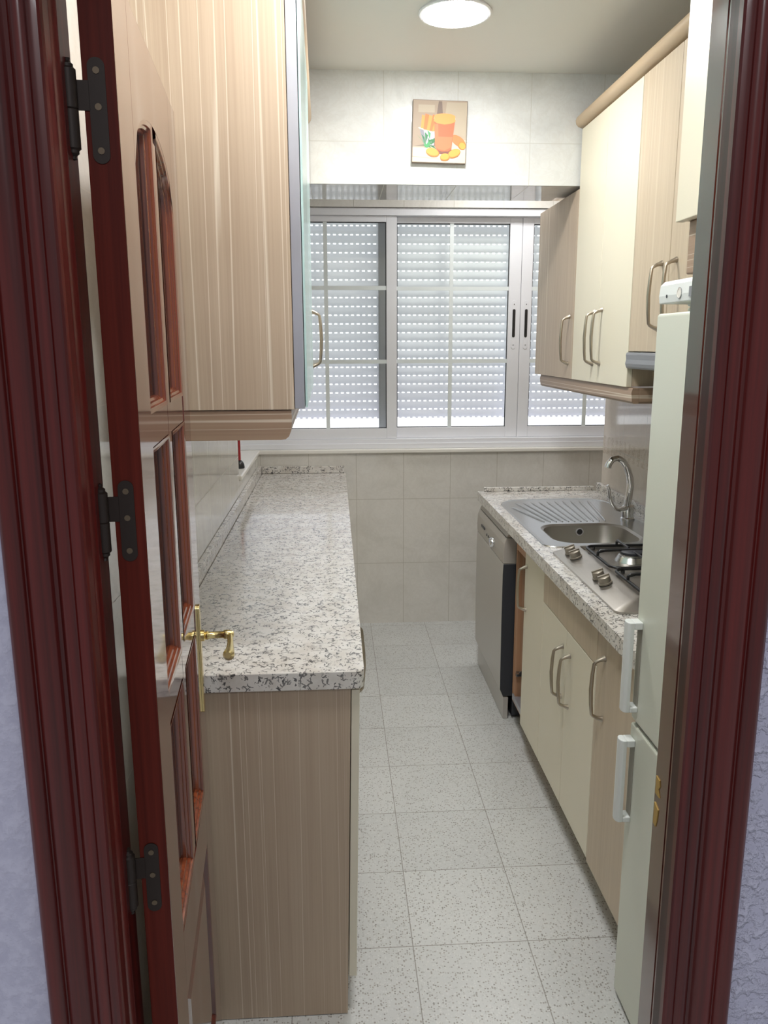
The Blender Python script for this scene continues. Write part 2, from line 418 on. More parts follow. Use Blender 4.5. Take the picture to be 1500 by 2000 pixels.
# ------------------------------------------------------------------ the open mahogany door
W, T, ZT = .585, .035, 1.92
door = Thing('door_1', 'mahogany kitchen door with arched glazing opened against the left worktop', 'door', (-.2275, .945, 0), kind=S, rotz=.0766, local=True)
D = M['mahogany_door']
def arch(s0, s1):
    """arched head of the glazing between s0 and s1 (whole head spans .1 .. .485)"""
    c, h, hw = .2925, .086, .1925
    n = 12; return [(s0+(s1-s0)*k/n, 1.735+h*math.sqrt(max(0, 1-((s0+(s1-s0)*k/n-c)/hw)**2))) for k in range(n+1)]
def lbox(s0, s1, z0, z1, n0=0, n1=T): return MB().box(-n0, -n1, s0, s1, z0, z1)
hs = lbox(0, .1, .01, ZT); hs.m[2] = 1
door.part('stile', hs, [D, M['mahogany_edge']], bevel=.0012)
door.part('stile', lbox(.485, W, .01, ZT), D, bevel=.0012)
top = MB().prism([(s, z) for s, z in arch(.1, .485)] + [(.485, ZT), (.1, ZT)], 'x', 0, -T)
door.part('rail', top, D)
door.part('rail', lbox(.1, .485, .56, .67), D)
door.part('rail', lbox(.1, .485, .01, .16), D)
door.part('muntin', lbox(.2745, .3105, .67, 1.80, .001, T-.001), D)
for z0, z1 in ((1.0,1.045),(1.39,1.435)): door.part('muntin', lbox(.1, .485, z0, z1, .0012, T-.0012), D)
mp = [(-.0005,.0002),(.002,.0004),(.006,.0015),(.007,.0045),(.0105,.0055),(.0115,.0095),(.015,.011),(.016,.0165)]
for s0, s1 in ((.1,.2745),(.3105,.485)):
    for z0, z1 in ((.67,1.0),(1.045,1.39),(1.435,None)):
        if z1: poly = [(s0,z0),(s1,z0),(s1,z1),(s0,z1)]
        else: poly = [(s0,z0),(s1,z0)] + arch(s0, s1)[::-1]
        mo = MB()
        for side in (0, 1):
            rings = []
            for i_, d_ in mp:
                xx = -d_ if side == 0 else -(T-d_)
                rings.append([(xx, a, b) for a, b in offset_poly(poly, i_)])
            mo.loft(rings)
        m_ = door.part('moulding', mo, M['mahogany_mould'], smooth=25)
        door.part('glass_pane', MB().prism(offset_poly(poly, .012), 'x', -.0155, -.0195), M['glass_door'])
# raised bottom panel
bp_ = MB(); poly = [(.1,.16),(.485,.16),(.485,.56),(.1,.56)]
for side in (0, 1):
    rg = []
    for i_, d_ in ((-.001,0),(.004,.001),(.009,.009),(.016,.012),(.022,.012),(.055,.003)):
        xx = -d_ if side == 0 else -(T-d_)
        rg.append([(xx, a, b) for a, b in offset_poly(poly, i_)])
    bp_.loft(rg, cap1=True)
door.part('bottom_panel', bp_, D)
# hinges
for z0, z1 in ((1.714,1.82),(1.268,1.366),(.789,.889)):
    h = MB(); zc = (z0+z1)/2
    h.add(*(lambda p: ([(-n, -.0002, z) for n, z in p] + [(-n, -.0014, z) for n, z in p],
           [tuple(range(len(p))), tuple(range(len(p), 2*len(p)))] + [(i, (i+1) % len(p), len(p)+(i+1) % len(p), len(p)+i) for i in range(len(p))]))(
           rrect(.011, .029, z0, z1, .0088, 5)))
    h.box(-.0285, -T-.008, -.0014, -.0002, zc, zc+.03)
    h.lathe([(.0,z0+.002),(.0035,z0+.003),(.0025,z0+.006),(.0062,z0+.009),(.0062,z0+.012),(.0085,z0+.014),(.0085,zc-.001),(.0075,zc),(.0085,zc+.001),(.0085,z1-.014),(.0062,z1-.012),(.0062,z1-.009),(.0025,z1-.006),(.0035,z1-.003),(0,z1-.002)], (-T-.0135, -.004, 0), seg=14)
    ho = door.part('hinge', h, M['hinge'], smooth=40)
    for zz in (z0+.013, zc+.004, z1-.013):
        door.part('screw', MB().lathe([(.0036,0),(.0036,.0006),(.0012,.0010),(0,.0006)], (-.020, -.0022, zz), 'y', seg=12), M['screw'], parent=ho, smooth=40)
# brass lever on its plate
hp = MB(); hp.prism(rrect(.525, .547, .815, 1.035, .009, 4), 'x', .0003, .004)
hd = door.part('lock_plate', hp, M['brass'], smooth=40, label='narrow brass lock plate with lever')
lv = MB(); zl = .972; sl = .536
lv.lathe([(.011,.004),(.011,.010),(.0075,.012),(.009,.016),(.0068,.019),(.0068,.046),(.009,.048),(.009,.056),(.0055,.066),(0,.067)], (0, sl, zl), 'x', seg=16)
lv.tube([(.058,sl,zl),(.060,sl-.014,zl-.002),(.061,sl-.035,zl-.006),(.061,sl-.06,zl-.010),(.060,sl-.082,zl-.010),(.059,sl-.094,zl-.006)], [.0055,.0055,.006,.0085,.011,.006], 12)
door.part('door_handle', lv, M['brass'], parent=hd, smooth=50)
door.part('keyhole', MB().lathe([(.003,.004),(.003,.0046),(0,.0047)], (0, sl, .87), 'x', seg=12), M['black'], parent=hd)

# ------------------------------------------------------------------ window
win = Thing('window_1', 'wide white aluminium sliding window with roller shutter lowered behind it', 'window', (.6, YB, .996), kind=S)
WX0, WX1 = -.72, 1.78
AW = M['alu_white']
f = MB()
f.box(WX0-.03, WX1+.03, YB+.012, YB+.13, .9765, 1.026); f.box(WX0, WX1, YB+.012, YB+.11, 2.158, 2.193)
f.box(WX0-.03, WX0, YB+.012, YB+.11, .996, 2.193); f.box(WX1-.0, WX1+.03, YB+.012, YB+.11, .996, 2.193)
f.box(WX0, WX1, YB+.004, YB+.012, .9765, 1.004)
win.part('window_frame', f, AW, bevel=.0015)
def sash(x0, x1, sl, srt, y, munts, label=None):
    s = MB(); z0, z1 = 1.0265, 2.1575
    s.box(x0, x0+sl, y, y+.032, z0, z1); s.box(x1-srt, x1, y, y+.032, z0, z1)
    s.box(x0+sl, x1-srt, y, y+.032, z0, z0+.056); s.box(x0+sl, x1-srt, y, y+.032, z1-.03, z1)
    o = win.part('sash', s, AW, bevel=.002, label=label)
    gx0, gx1, gz0, gz1 = x0+sl, x1-srt, z0+.056, z1-.03
    win.part('glass_pane', MB().add([(gx0,y+.013,gz0),(gx1,y+.013,gz0),(gx1,y+.013,gz1),(gx0,y+.013,gz1)],[(0,1,2,3)]), M['glass'], parent=o)
    gk = MB()
    for a in ((gx0,gx0+.004,gz0,gz1),(gx1-.004,gx1,gz0,gz1),(gx0,gx1,gz0,gz0+.004),(gx0,gx1,gz1-.004,gz1)): gk.box(a[0],a[1],y+.008,y+.0125,a[2],a[3])
    win.part('gasket', gk, M['gasket'], parent=o)
    mu = MB()
    for mx in munts: mu.box(mx-.010, mx+.010, y+.0040, y+.0120, gz0, gz1)
    for mz in (1.432, 1.805): mu.box(gx0, gx1, y+.0045, y+.0115, mz-.010, mz+.010)
    win.part('muntins', mu, M['muntin'], parent=o)
    return o
s1 = sash(WX0, .329, .06, .054, YB+.025, (-.036,))
s2 = sash(.282, .984, .05, .064, YB+.060, (.617,))
s3 = sash(.986, WX1, .058, .06, YB+.0605, (1.354,))
for xx, so in ((.951, s2), (1.016, s3)):
    l = MB(); l.prism(rrect(xx-.0115, xx+.0115, 1.495, 1.745, .011, 5), 'y', YB+.0575, YB+.0598)
    lo = win.part('latch', l, AW, parent=so, bevel=.0008)
    l2 = MB().prism(rrect(xx-.0075, xx+.0075, 1.555, 1.700, .007, 5), 'y', YB+.0562, YB+.0574)
    l2.box(xx-.003, xx+.004, YB+.0535, YB+.056, 1.60, 1.625)
    for zz in (1.515, 1.725): l2.lathe([(.0025,0),(.0025,.001),(0,.0012)], (xx, YB+.0560, zz), 'y', seg=10)
    win.part('latch_slot', l2, M['black'], parent=so)
# roller shutter: curved slats joined by slotted strips (light comes through the slots)
def shutter(x0, x1):
    s = MB(); y = YB+.155; z = 1.127; pit = .0455
    for k in range(25):
        zr = z + k*pit; a0, a1 = zr-.0034, zr+.0034                 # slotted strip, then the slat above it
        nx = int((x1-x0)/.030)
        for j in range(nx+1):
            t0 = x0 + j*.030; t1 = min(t0+.0145, x1)
            s.add([(t0,y+.004,a0),(t1,y+.004,a0),(t1,y+.006,a1),(t0,y+.006,a1)], [(0,1,2,3)])
        zz = a1; prof = [(y+.006, zz), (y+.000, zz+.006), (y-.004, zz+.014), (y-.0045, zz+.021), (y-.001, zz+.030), (y+.004, zz+.0387)]
        vs = [(xx, a, b) for xx in (x0, x1) for a, b in prof]; q = len(prof)
        s.add(vs, [(i, i+1, q+i+1, q+i) for i in range(q-1)])
    return s
win.part('roller_shutter', shutter(-.70, .243), M['shutter'], smooth=40)
win.part('roller_shutter', shutter(.322, 1.77), M['shutter'], smooth=40)
win.part('shutter_guide', MB().box(.240, .326, YB+.135, YB+.185, 1.0, 2.25), plain('guide_grey', sr(178,180,182), .4), bevel=.002)
sl_ = MB().box(XL-.5, 1.8, YB-.022, YB+.2, .954, .976)
sl_.box(XL-.34, XL+.012, 3.385, YB-.022, .954, .976)
solid('trim_2', sl_, M['white'], 'white marble window sill turning the corner onto the left alcove ledge', 'window sill', S, bevel=.006, seg=3)

# ------------------------------------------------------------------ shared cabinet pieces
def bow_handle(x, y, zt, zb, s):
    """bowed nickel handle on a face whose outward normal is s along x"""
    m = MB(); pts = []; rs = []
    H_ = zt-zb
    for t, o, r in ((0,0,.0085),(.01,.006,.0065),(.03,.016,.0050),(.055,.024,.0046),(.085,.0285,.0044),(.25,.0315,.0050),(.5,.0335,.0054),(.75,.0315,.0050),(.915,.0285,.0044),(.945,.024,.0046),(.97,.016,.0050),(.99,.006,.0065),(1,0,.0085)):
        pts.append((x+s*(o+.0003), y, zt-H_*t)); rs.append(r)
    return m.tube(pts, rs, 12)
def door_panel(x0, x1, y0, y1, z0, z1): return MB().box(x0, x1, y0+.0012, y1-.0012, z0, z1)
G3 = .0015

# ------------------------------------------------------------------ right wall cabinets
XU, XC = .895, .9135
def wall_unit(label, y0, y1, z0, z1, doors, group, side_mat='wood_light'):
    t = Thing('wall_cabinet', label, 'kitchen cabinet', (1.06, (y0+y1)/2, z0), group)
    c = MB(); xb = XR-.002; a = .016
    c.box(XC, xb, y0+.001, y0+a, z0+.002, z1-.002); c.box(XC, xb, y1-a, y1-.001, z0+.002, z1-.002)
    c.box(XC, xb, y0+a, y1-a, z0+.002, z0+a); c.box(XC, xb, y0+a, y1-a, z1-a, z1-.002); c.box(xb-.006, xb, y0+a, y1-a, z0+a, z1-a)
    t.part('carcass', c, M[side_mat])
    for d in doors:
        o = t.part('door', door_panel(XU, XC-.001, d['y0'], d['y1'], z0, z1-.003), M[d['mat']], bevel=.0015)
        if 'hy' in d: t.part('handle', bow_handle(XU, d['hy'], d['zt'], d['zb'], -1), M['nickel'], parent=o, smooth=50)
    return t
wall_unit('low striped wood wall cabinet under the beam, nearest the window on the right', 3.016, 3.575, 1.39, 2.072,
          [dict(y0=3.016, y1=3.575, mat='wood', hy=3.065, zt=1.622, zb=1.447)], 'wall cabinets over the sink')
wall_unit('tall wall cabinet with two cream doors, above the sink', 2.432, 3.0135, 1.39, 2.272,
          [dict(y0=2.725, y1=3.0135, mat='cream', hy=2.768, zt=1.628, zb=1.452), dict(y0=2.432, y1=2.725, mat='cream', hy=2.694, zt=1.632, zb=1.455)], 'wall cabinets over the sink')
hoodu = wall_unit('wall cabinet with two short wood doors over the cooker hood', 1.905, 2.431, 1.498, 2.272,
          [dict(y0=2.166, y1=2.431, mat='wood_light', hy=2.212, zt=1.735, zb=1.56), dict(y0=1.905, y1=2.166, mat='wood_light', hy=2.118, zt=1.735, zb=1.56)], 'wall cabinets over the sink')
hoodu.part('filler_panel', MB().box(XU+.004, XC, 1.684, 1.9045, 1.498, 2.27), M['wood_light'])
# cooker hood visor under those doors
hood = Thing('cooker_hood', 'grey slide-out cooker hood visor under the short wood doors', 'cooker hood', (1.05, 2.17, 1.447))
hood.part('hood_body', MB().box(.925, XR-.004, 1.91, 2.414, 1.452, 1.4965), M['greyp'], bevel=.002)
vz = MB().prism([(.888,1.453),(.8855,1.462),(.888,1.474),(.8865,1.488),(.889,1.4955),(.9245,1.4955),(.9245,1.447),(.891,1.447)], 'y', 1.91, 2.4285)
hood.part('visor', vz, M['greyp'], bevel=.002)
hood.part('grease_filter', MB().box(.94, 1.2, 1.94, 2.39, 1.447, 1.4515), M['steel_b'])
# cornice and light rail
cp_ = [(.914,2.2745),(.898,2.2745),(.884,2.279),(.876,2.288),(.874,2.300),(.878,2.311),(.888,2.318),(.914,2.320)]
solid('cornice', MB().prism(cp_, 'y', 1.684, 3.0275), M['cornice'], 'rounded beech cornice along the top of the right wall cabinets', 'cornice', smooth=40)
rl = MB()
rp = [(.904,1.3885),(.900,1.375),(.903,1.348),(.909,1.341),(.924,1.341),(.924,1.3885)]
rl.prism(rp, 'y', 2.398, 3.50)
rl.prism([(2.417,1.3885),(2.400,1.3885),(2.394,1.375),(2.396,1.348),(2.402,1.341),(2.417,1.341)], 'x', .9245, XR-.003)
solid('light_rail', rl, M['wood_h'], 'striped wood light rail under the right wall cabinets beside the window', 'light rail', smooth=30)
# cabinet over the fridge
t = Thing('wall_cabinet', 'deep wall cabinet with cream door above the fridge freezer', 'kitchen cabinet', (.96, 1.38, 1.763))
t.part('carcass', MB().box(.719, XR-.002, 1.105, 1.678, 1.765, 2.31), M['wood_light'])
t.part('door', door_panel(.70, .718, 1.105, 1.679, 1.763, 2.312), M['cream'], bevel=.0015)
solid('light_rail', MB().box(.725, .745, 1.105, 1.668, 1.66, 1.7645).box(.7455, XR-.003, 1.648, 1.668, 1.66, 1.7645), M['wood_h'], 'striped wood light rail right above the fridge freezer', 'light rail', bevel=.003)

# ------------------------------------------------------------------ left wall cabinets (the run stands a touch out of square)
LU = (-.08, 1.6, 0); RZ = .0125
def LT(name, label, cat, group=None): return Thing(name, label, cat, LU, group, rotz=RZ)
def left_unit(label, y0, y1, mats):
    t = LT('wall_cabinet', label, 'kitchen cabinet', 'wall cabinets over the left worktop')
    z0, z1, a, xb = 1.395, 2.272, .017, -.394+.012
    c = MB(); c.box(xb, -.08, y0, y0+a, z0, z1); c.box(xb, -.08, y1-a, y1, z0, z1)
    c.box(xb, -.08, y0+a, y1-a, z0, z0+a); c.box(xb, -.08, y0+a, y1-a, z1-a, z1); c.box(xb, xb+.006, y0+a, y1-a, z0+a, z1-a)
    c.box(xb+.006, -.09, y0+a, y1-a, 1.80, 1.816)
    t.part('carcass', c, M['wood'], bevel=.001)
    return t
t = left_unit('striped wood wall cabinet with two aluminium framed glass doors, over the left worktop', 1.6, 2.56, None)
for y0, y1 in ((1.602,2.079),(2.081,2.558)):
    d = MB(); x0, x1, z0, z1 = -.079, -.059, 1.397, 2.27
    d.box(x0,x1,y0,y0+.045,z0,z1).box(x0,x1,y1-.045,y1,z0,z1).box(x0,x1,y0+.045,y1-.045,z0,z0+.045).box(x0,x1,y0+.045,y1-.045,z1-.045,z1)
    o = t.part('door', d, M['alu'], bevel=.0012, label='aluminium framed door')
    t.part('glass_pane', MB().box(-.0575, -.0535, y0+.004, y1-.002, z0+.002, z1-.002), M['glass_teal'], parent=o)
t = left_unit('wall cabinet with a plain cream door, far end of the left run by the beam', 2.562, 3.015, None)
o = t.part('door', door_panel(-.079, -.06, 2.562, 3.015, 1.395, 2.27), M['cream'], bevel=.0015)
t.part('handle', bow_handle(-.06, 2.63, 1.625, 1.452, 1), M['nickel'], parent=o, smooth=50)
t = LT('cornice', 'beech cornice along the top of the left wall cabinets', 'cornice')
t.part('moulding', MB().prism([(-.08,2.2745),(-.064,2.2745),(-.056,2.279),(-.050,2.288),(-.048,2.300),(-.052,2.311),(-.062,2.318),(-.08,2.320)], 'y', 1.6, 3.024), M['cornice'], smooth=40)
t = LT('light_rail', 'striped wood light rail under the left wall cabinets', 'light rail')
t.part('rail', MB().prism([(-.394+.014,1.3935),(-.394+.014,1.335),(-.108,1.335),(-.0985,1.3365),(-.092,1.342),(-.088,1.352),(-.0855,1.370),(-.086,1.3935)], 'y', 1.602, 1.622), M['wood_h'], smooth=30)
t.part('rail', MB().prism([(-.108,1.335),(-.0985,1.3365),(-.092,1.342),(-.088,1.352),(-.0855,1.370),(-.086,1.3935),(-.108,1.3935)], 'y', 1.6225, 3.0), M['wood_h'], smooth=30)

# ------------------------------------------------------------------ left base units and worktop
ZL0, ZL = .812, .852
def left_base(label, y0, y1, end=False):
    t = Thing('base_cabinet', label, 'kitchen cabinet', (-.17, (y0+y1)/2, 0), 'base cabinets under the left worktop')
    a = .017; c = MB(); xb = -.385
    c.box(xb, .0115, y1-a, y1, .1, .808); c.box(xb, .0115, y0+a, y1-a, .1, .117); c.box(xb, xb+.006, y0+a, y1-a, .117, .808)
    c.box(xb+.006, .0115, y0+a, y1-a, .79, .808)
    if not end: c.box(xb, .0115, y0, y0+a, .1, .808)
    t.part('carcass', c, M['wood'])
    if end:
        s = MB().add([(xb,y0,.002),(.0085,y0,.002),(.0245,y0,.811),(xb,y0,.811),(xb,y0+a,.002),(.0085,y0+a,.002),(.0245,y0+a,.811),(xb,y0+a,.811)], [(0,1,2,3),(4,7,6,5),(0,4,5,1),(1,5,6,2),(2,6,7,3),(3,7,4,0)])
        t.part('side_panel', s, M['wood'], bevel=.0008)
    ym = (y0+y1)/2
    for d0, d1, hy in ((y0, ym, ym-.045), (ym, y1, ym+.045)):
        o = t.part('door', MB().prism([(.0125,.1),(.0300,.1),(.0435,.806),(.0260,.806)], 'y', d0+.0012, d1-.0012), M['cream'], bevel=.0015)
        if not end: continue
        hm = bow_handle(0, hy, .775, .622, 1); hm.v = [(x*.74+.0283+.01912*z, y, z) for x, y, z in hm.v]
        t.part('handle', hm, M['nickel'], parent=o, smooth=50)
    t.part('plinth', MB().box(-.05, -.034, y0+(a if end else 0), y1, 0, .098), M['wood_h'])
    return t
left_base('striped wood end panel base cabinet, nearest the doorway under the left worktop', 1.578, 2.44, True)
left_base('cream door base cabinet in the middle of the left run', 2.442, 3.32)
left_base('cream door base cabinet at the window end of the left run', 3.322, 4.2)
wt = Thing('granite_worktop', 'long speckled granite worktop on the left, rounded front corner', 'worktop', (-.17, 2.9, ZL0))
wl = MB().prism(rrect(-.3895, .0535, 1.568, YB-.021, [.002,.002,.002,.02]), 'z', ZL0, ZL)
wt.part('slab', wl, M['granite'], bevel=.004, seg=3)
wt.part('upstand', MB().box(-.4095, -.3905, 1.60, YB-.0215, ZL0+.001, .895), M['granite'], bevel=.002)
wt.part('upstand', MB().box(-.3895, .045, YB-.0205, YB-.0015, ZL+.0003, .889), M['granite'], bevel=.002)

# ------------------------------------------------------------------ right base units, dishwasher, worktop
XF = .684
def rbase(label, y0, y1): return Thing('base_cabinet', label, 'kitchen cabinet', (.95, (y0+y1)/2, 0), 'base cabinets under the right worktop')
def rcarc(t, y0, y1, mat, openfront=True):
    a = .016; c = MB(); xb = XR-.004; x0 = .7045
    c.box(x0, xb, y0+.0005, y0+a, .1, .800); c.box(x0, xb, y1-a, y1-.0005, .1, .800); c.box(x0, xb, y0+a, y1-a, .1, .116)
    c.box(xb-.006, xb, y0+a, y1-a, .116, .800); c.box(x0, x0+.018, y0+a, y1-a, .735, .800)
    t.part('carcass', c, mat)
    t.part('plinth', MB().box(.765, .781, y0+.001, y1-.001, 0, .099), M['wood_h'])
def rdoor(t, y0, y1, z0, z1, mat, hy, zt, zb):
    o = t.part('door', door_panel(XF, .7035, y0, y1, z0, z1), M[mat], bevel=.0015)
    t.part('handle', bow_handle(XF, hy, zt, zb, -1), M['nickel'], parent=o, smooth=50)
t = rbase('sink cabinet with one cream door and an open gap beside the dishwasher', 2.507, 3.0)
rcarc(t, 2.507, 3.0, M['wood_warm'])
rdoor(t, 2.507, 2.772, .108, .80, 'cream', 2.742, .735, .572)
tr = MB(); tr.box(.706, 1.2, 2.527, 2.98, .117, .121).box(.700, .7055, 2.527, 2.982, .112, .135).box(1.2, 1.205, 2.527, 2.98, .117, .15)
t.part('drip_tray', tr, M['alu'], bevel=.001, label='grey metal tray in the sink cabinet floor')
hg = MB().box(.712, .752, 2.976, 2.9838, .215, .229).lathe([(.012,0),(.012,.006),(0,.007)], (.733, 2.969, .222), 'y', seg=14).box(.709, .722, 2.955, 2.974, .216, .228)
t.part('hinge', hg, M['steel'], bevel=.001)
t = rbase('hob cabinet with wood top panel over two cream doors', 1.957, 2.506)
rcarc(t, 1.957, 2.506, M['wood_light'])
t.part('front_panel', door_panel(XF, .7035, 1.957, 2.506, .683, .80), M['wood_light'], bevel=.0015)
rdoor(t, 2.229, 2.506, .108, .680, 'cream', 2.262, .618, .455)
rdoor(t, 1.957, 2.229, .108, .680, 'cream', 2.186, .618, .455)
t = rbase('narrow wood door base cabinet squeezed beside the fridge freezer', 1.615, 1.956)
rcarc(t, 1.615, 1.956, M['wood_light'])
rdoor(t, 1.615, 1.956, .10, .80, 'wood_light', 1.892, .730, .562)

dw = Thing('dishwasher', 'silver grey dishwasher at the window end of the right worktop', 'dishwasher', (.95, 3.32, 0))
dw.part('cabinet', MB().box(.712, XR-.01, 3.032, 3.612, .012, .800), M['dark'], bevel=.002)
dp = [(.672,.10),(.659,.13),(.657,.40),(.657,.62),(.659,.664),(.7115,.664),(.7115,.10)]
dd = MB().prism(dp, 'y', 3.0285, 3.616); dd.m[0] = 1
dw.part('door', dd, [M['steel_dw'], M['dark']], bevel=.0025, label='silver door')
cpn = [(.659,.666),(.657,.70),(.660,.745),(.668,.770),(.7115,.770),(.7115,.666)]
pn = dw.part('control_panel', MB().prism(cpn, 'y', 3.0285, 3.616), plain('dw_silver', sr(182,176,169), .38, metal=.2), bevel=.002)
tp = [(.670,.7735),(.680,.7905),(.694,.8005),(.7115,.8005),(.7115,.7735)]
dw.part('top_trim', MB().prism(tp, 'y', 3.0285, 3.616), plain('dw_silver_trim', sr(178,172,165), .4, metal=.2), bevel=.0015)
dw.part('knob', MB().lathe([(.021,0),(.021,-.012),(.018,-.017),(0,-.0175)], (.6575, 3.225, .705), 'x', seg=24).box(.6365, .6405, 3.2225, 3.2275, .706, .722), M['chrome'], parent=pn, smooth=40)
for yy in (3.30, 3.335, 3.37): dw.part('button', MB().lathe([(.006,0),(.006,-.003),(0,-.0035)], (.6575, yy, .703), 'x', seg=12), M['dark'], parent=pn, smooth=40)
dw.part('indicator_strip', MB().box(.6545, .6565, 3.42, 3.50, .712, .722), M['dark'], parent=pn)
dw.part('kick_plate', MB().box(.674, .695, 3.0285, 3.616, .001, .095), M['steel_dw'], bevel=.002)

ZR0, ZR = .8065, .847
rw = Thing('granite_worktop', 'speckled granite worktop on the right holding the sink and hob', 'worktop', (.95, 2.6, ZR0))
sx0, sx1, sy0, sy1 = .735, 1.10, 2.615, 2.945          # bowl cut-out
s_ = MB(); X0, X1, Y0, Y1 = .66, XR-.021, 1.612, 3.645
xs = [X0, sx0, sx1, X1]; ys = [Y0, sy0, sy1, Y1]
for z_ in (ZR0, ZR):
    for i in range(3):
        for j in range(3):
            if i == 1 and j == 1: continue
            s_.add([(xs[i],ys[j],z_),(xs[i+1],ys[j],z_),(xs[i+1],ys[j+1],z_),(xs[i],ys[j+1],z_)], [(0,1,2,3)])
for (a, b) in (((X0,Y0),(X1,Y0)),((X1,Y0),(X1,Y1)),((X1,Y1),(X0,Y1)),((X0,Y1),(X0,Y0)),((sx0,sy0),(sx1,sy0)),((sx1,sy0),(sx1,sy1)),((sx1,sy1),(sx0,sy1)),((sx0,sy1),(sx0,sy0))):
    s_.add([(a[0],a[1],ZR0),(b[0],b[1],ZR0),(b[0],b[1],ZR),(a[0],a[1],ZR)], [(0,1,2,3)])
so = rw.part('slab', s_, M['granite'])
bmx = bmesh.new(); bmx.from_mesh(so.data); bmesh.ops.remove_doubles(bmx, verts=bmx.verts, dist=1e-5); bmesh.ops.recalc_face_normals(bmx, faces=bmx.faces); bmx.to_mesh(so.data); bmx.free()
b_ = so.modifiers.new('bevel', 'BEVEL'); b_.width = .004; b_.segments = 2; b_.limit_method = 'ANGLE'; b_.angle_limit = R(40)
rw.part('upstand', MB().box(XR-.0205, XR-.001, 1.612, 3.60, ZR0+.001, .889), M['granite'], bevel=.002)
rw.part('upstand', MB().box(.69, XR-.0215, 3.626, 3.6445, ZR+.0003, .866), M['granite'], bevel=.002)

# sink
sk = Thing('kitchen_sink', 'stainless steel inset sink with one bowl and ribbed drainer', 'sink', (.95, 3.0, ZR))
O = rrect(.702, 1.185, 2.575, 3.42, [.12,.12,.05,.05], 8)
n_ = len(O); zt = ZR+.0035
plate = MB()
Bw = rrect(.757, 1.085, 2.625, 2.930, [.085]*4, 8)
B1 = rrect(.767, 1.075, 2.635, 2.920, [.08]*4, 8)
B2 = rrect(.785, 1.057, 2.652, 2.903, [.07]*4, 8)
out2 = offset_poly(O, .006); 
plate.loft([[(x,y,ZR+.0004) for x, y in O], [(x,y,zt) for x, y in offset_poly(O, .003)], [(x,y,zt) for x, y in out2], [(x,y,zt-.0022) for x, y in offset_poly(O, .012)]])
# flat deck between rim and bowl: two lofted halves meet on the bowl edge
R3 = offset_poly(O, .012)
deck = bmesh.new()
def ringv(pts, z): return [deck.verts.new((x, y, z)) for x, y in pts]
ro, rb = ringv(R3, zt-.0022), ringv(Bw, zt-.0022)
eo = [deck.edges.new((ro[i], ro[(i+1) % n_])) for i in range(n_)]; eb = [deck.edges.new((rb[i], rb[(i+1) % n_])) for i in range(n_)]
bmesh.ops.triangle_fill(deck, use_beauty=True, use_dissolve=False, edges=eo+eb)
deck.verts.index_update()
plate.add([v.co[:] for v in deck.verts], [[v.index for v in f_.verts] for f_ in deck.faces]); deck.free()
sk.part('deck', plate, M['steel'], smooth=30)
bl = MB().loft([[(x,y,zt-.0022) for x, y in Bw], [(x,y,zt-.008) for x, y in B1], [(x,y,ZR-.12) for x, y in B2], [(x,y,ZR-.14) for x, y in offset_poly(B2, .02)]], cap1=True)
bo = sk.part('bowl', bl, M['steel_b'], smooth=50)
ov = MB().lathe([(.015,0),(.015,-.003),(.011,-.003),(.011,-.001)], (.925, 2.9165, ZR-.028), 'y', seg=20)
sk.part('overflow_ring', ov, M['chrome'], parent=bo, smooth=40)
ox = MB().lathe([(.0108,0),(.0108,-.0018),(0,-.0019)], (.925, 2.9165, ZR-.028), 'y', seg=20)
sk.part('overflow_hole', ox, M['black'], parent=bo)
dr = MB().lathe([(.04,0),(.04,.002),(.03,.002),(.028,.0005),(0,.0005)], (.92, 2.777, ZR-.14), 'z', seg=24)
sk.part('drain', dr, M['chrome'], parent=bo, smooth=40)
for k in range(11):                                       # fanned drainer ribs
    u = k/10; xa = .775+.30*u; xb_ = .79+.27*u
    x0r, y0r = .80+.24*u, 2.965; x1r, y1r = .735+.36*u, 3.375-.05*abs(u-.75)
    if k == 0: y1r = 3.25
    sk.part('rib', MB().tube([(x0r,y0r,zt-.003),(x0r+.1*(x1r-x0r),y0r+.1*(y1r-y0r),zt-.001),(x1r+.1*(x0r-x1r),y1r-.1*(y1r-y0r),zt-.001),(x1r,y1r,zt-.003)], [.003,.005,.005,.003], 8), M['steel'], smooth=60)

# mixer tap
tp_ = Thing('mixer_tap', 'chrome mixer tap with swan neck spout and lever behind the sink', 'tap', (1.135, 2.985, zt-.002))
bx, by, bz = 1.135, 2.985, zt-.0018
tp_.part('body', MB().lathe([(.027,0),(.027,.006),(.023,.010),(.022,.035),(.0235,.040),(.0235,.052),(.017,.060),(0,.061)], (bx,by,bz), 'z', seg=24), M['chrome'], smooth=35)
pts = [(1.128,2.982,bz+.045),(1.130,2.975,.932),(1.133,2.97,.982),(1.128,2.97,1.022),(1.116,2.97,1.056),(1.098,2.97,1.082),(1.077,2.97,1.093),(1.058,2.97,1.088),(1.045,2.97,1.072),(1.040,2.97,1.056)]
tp_.part('spout', MB().tube(pts, [.0145,.0140,.0135,.013,.0125,.012,.0118,.0115,.0125,.0135], 16), M['chrome'], smooth=60)
lp = [(1.120,2.972,bz+.048),(1.099,2.962,.892),(1.076,2.955,.897),(1.058,2.952,.918),(1.047,2.95,.947),(1.043,2.95,.975),(1.036,2.95,.992)]
tp_.part('lever', MB().tube(lp, [.011,.009,.007,.006,.006,.0065,.005], 12), M['chrome'], smooth=60)

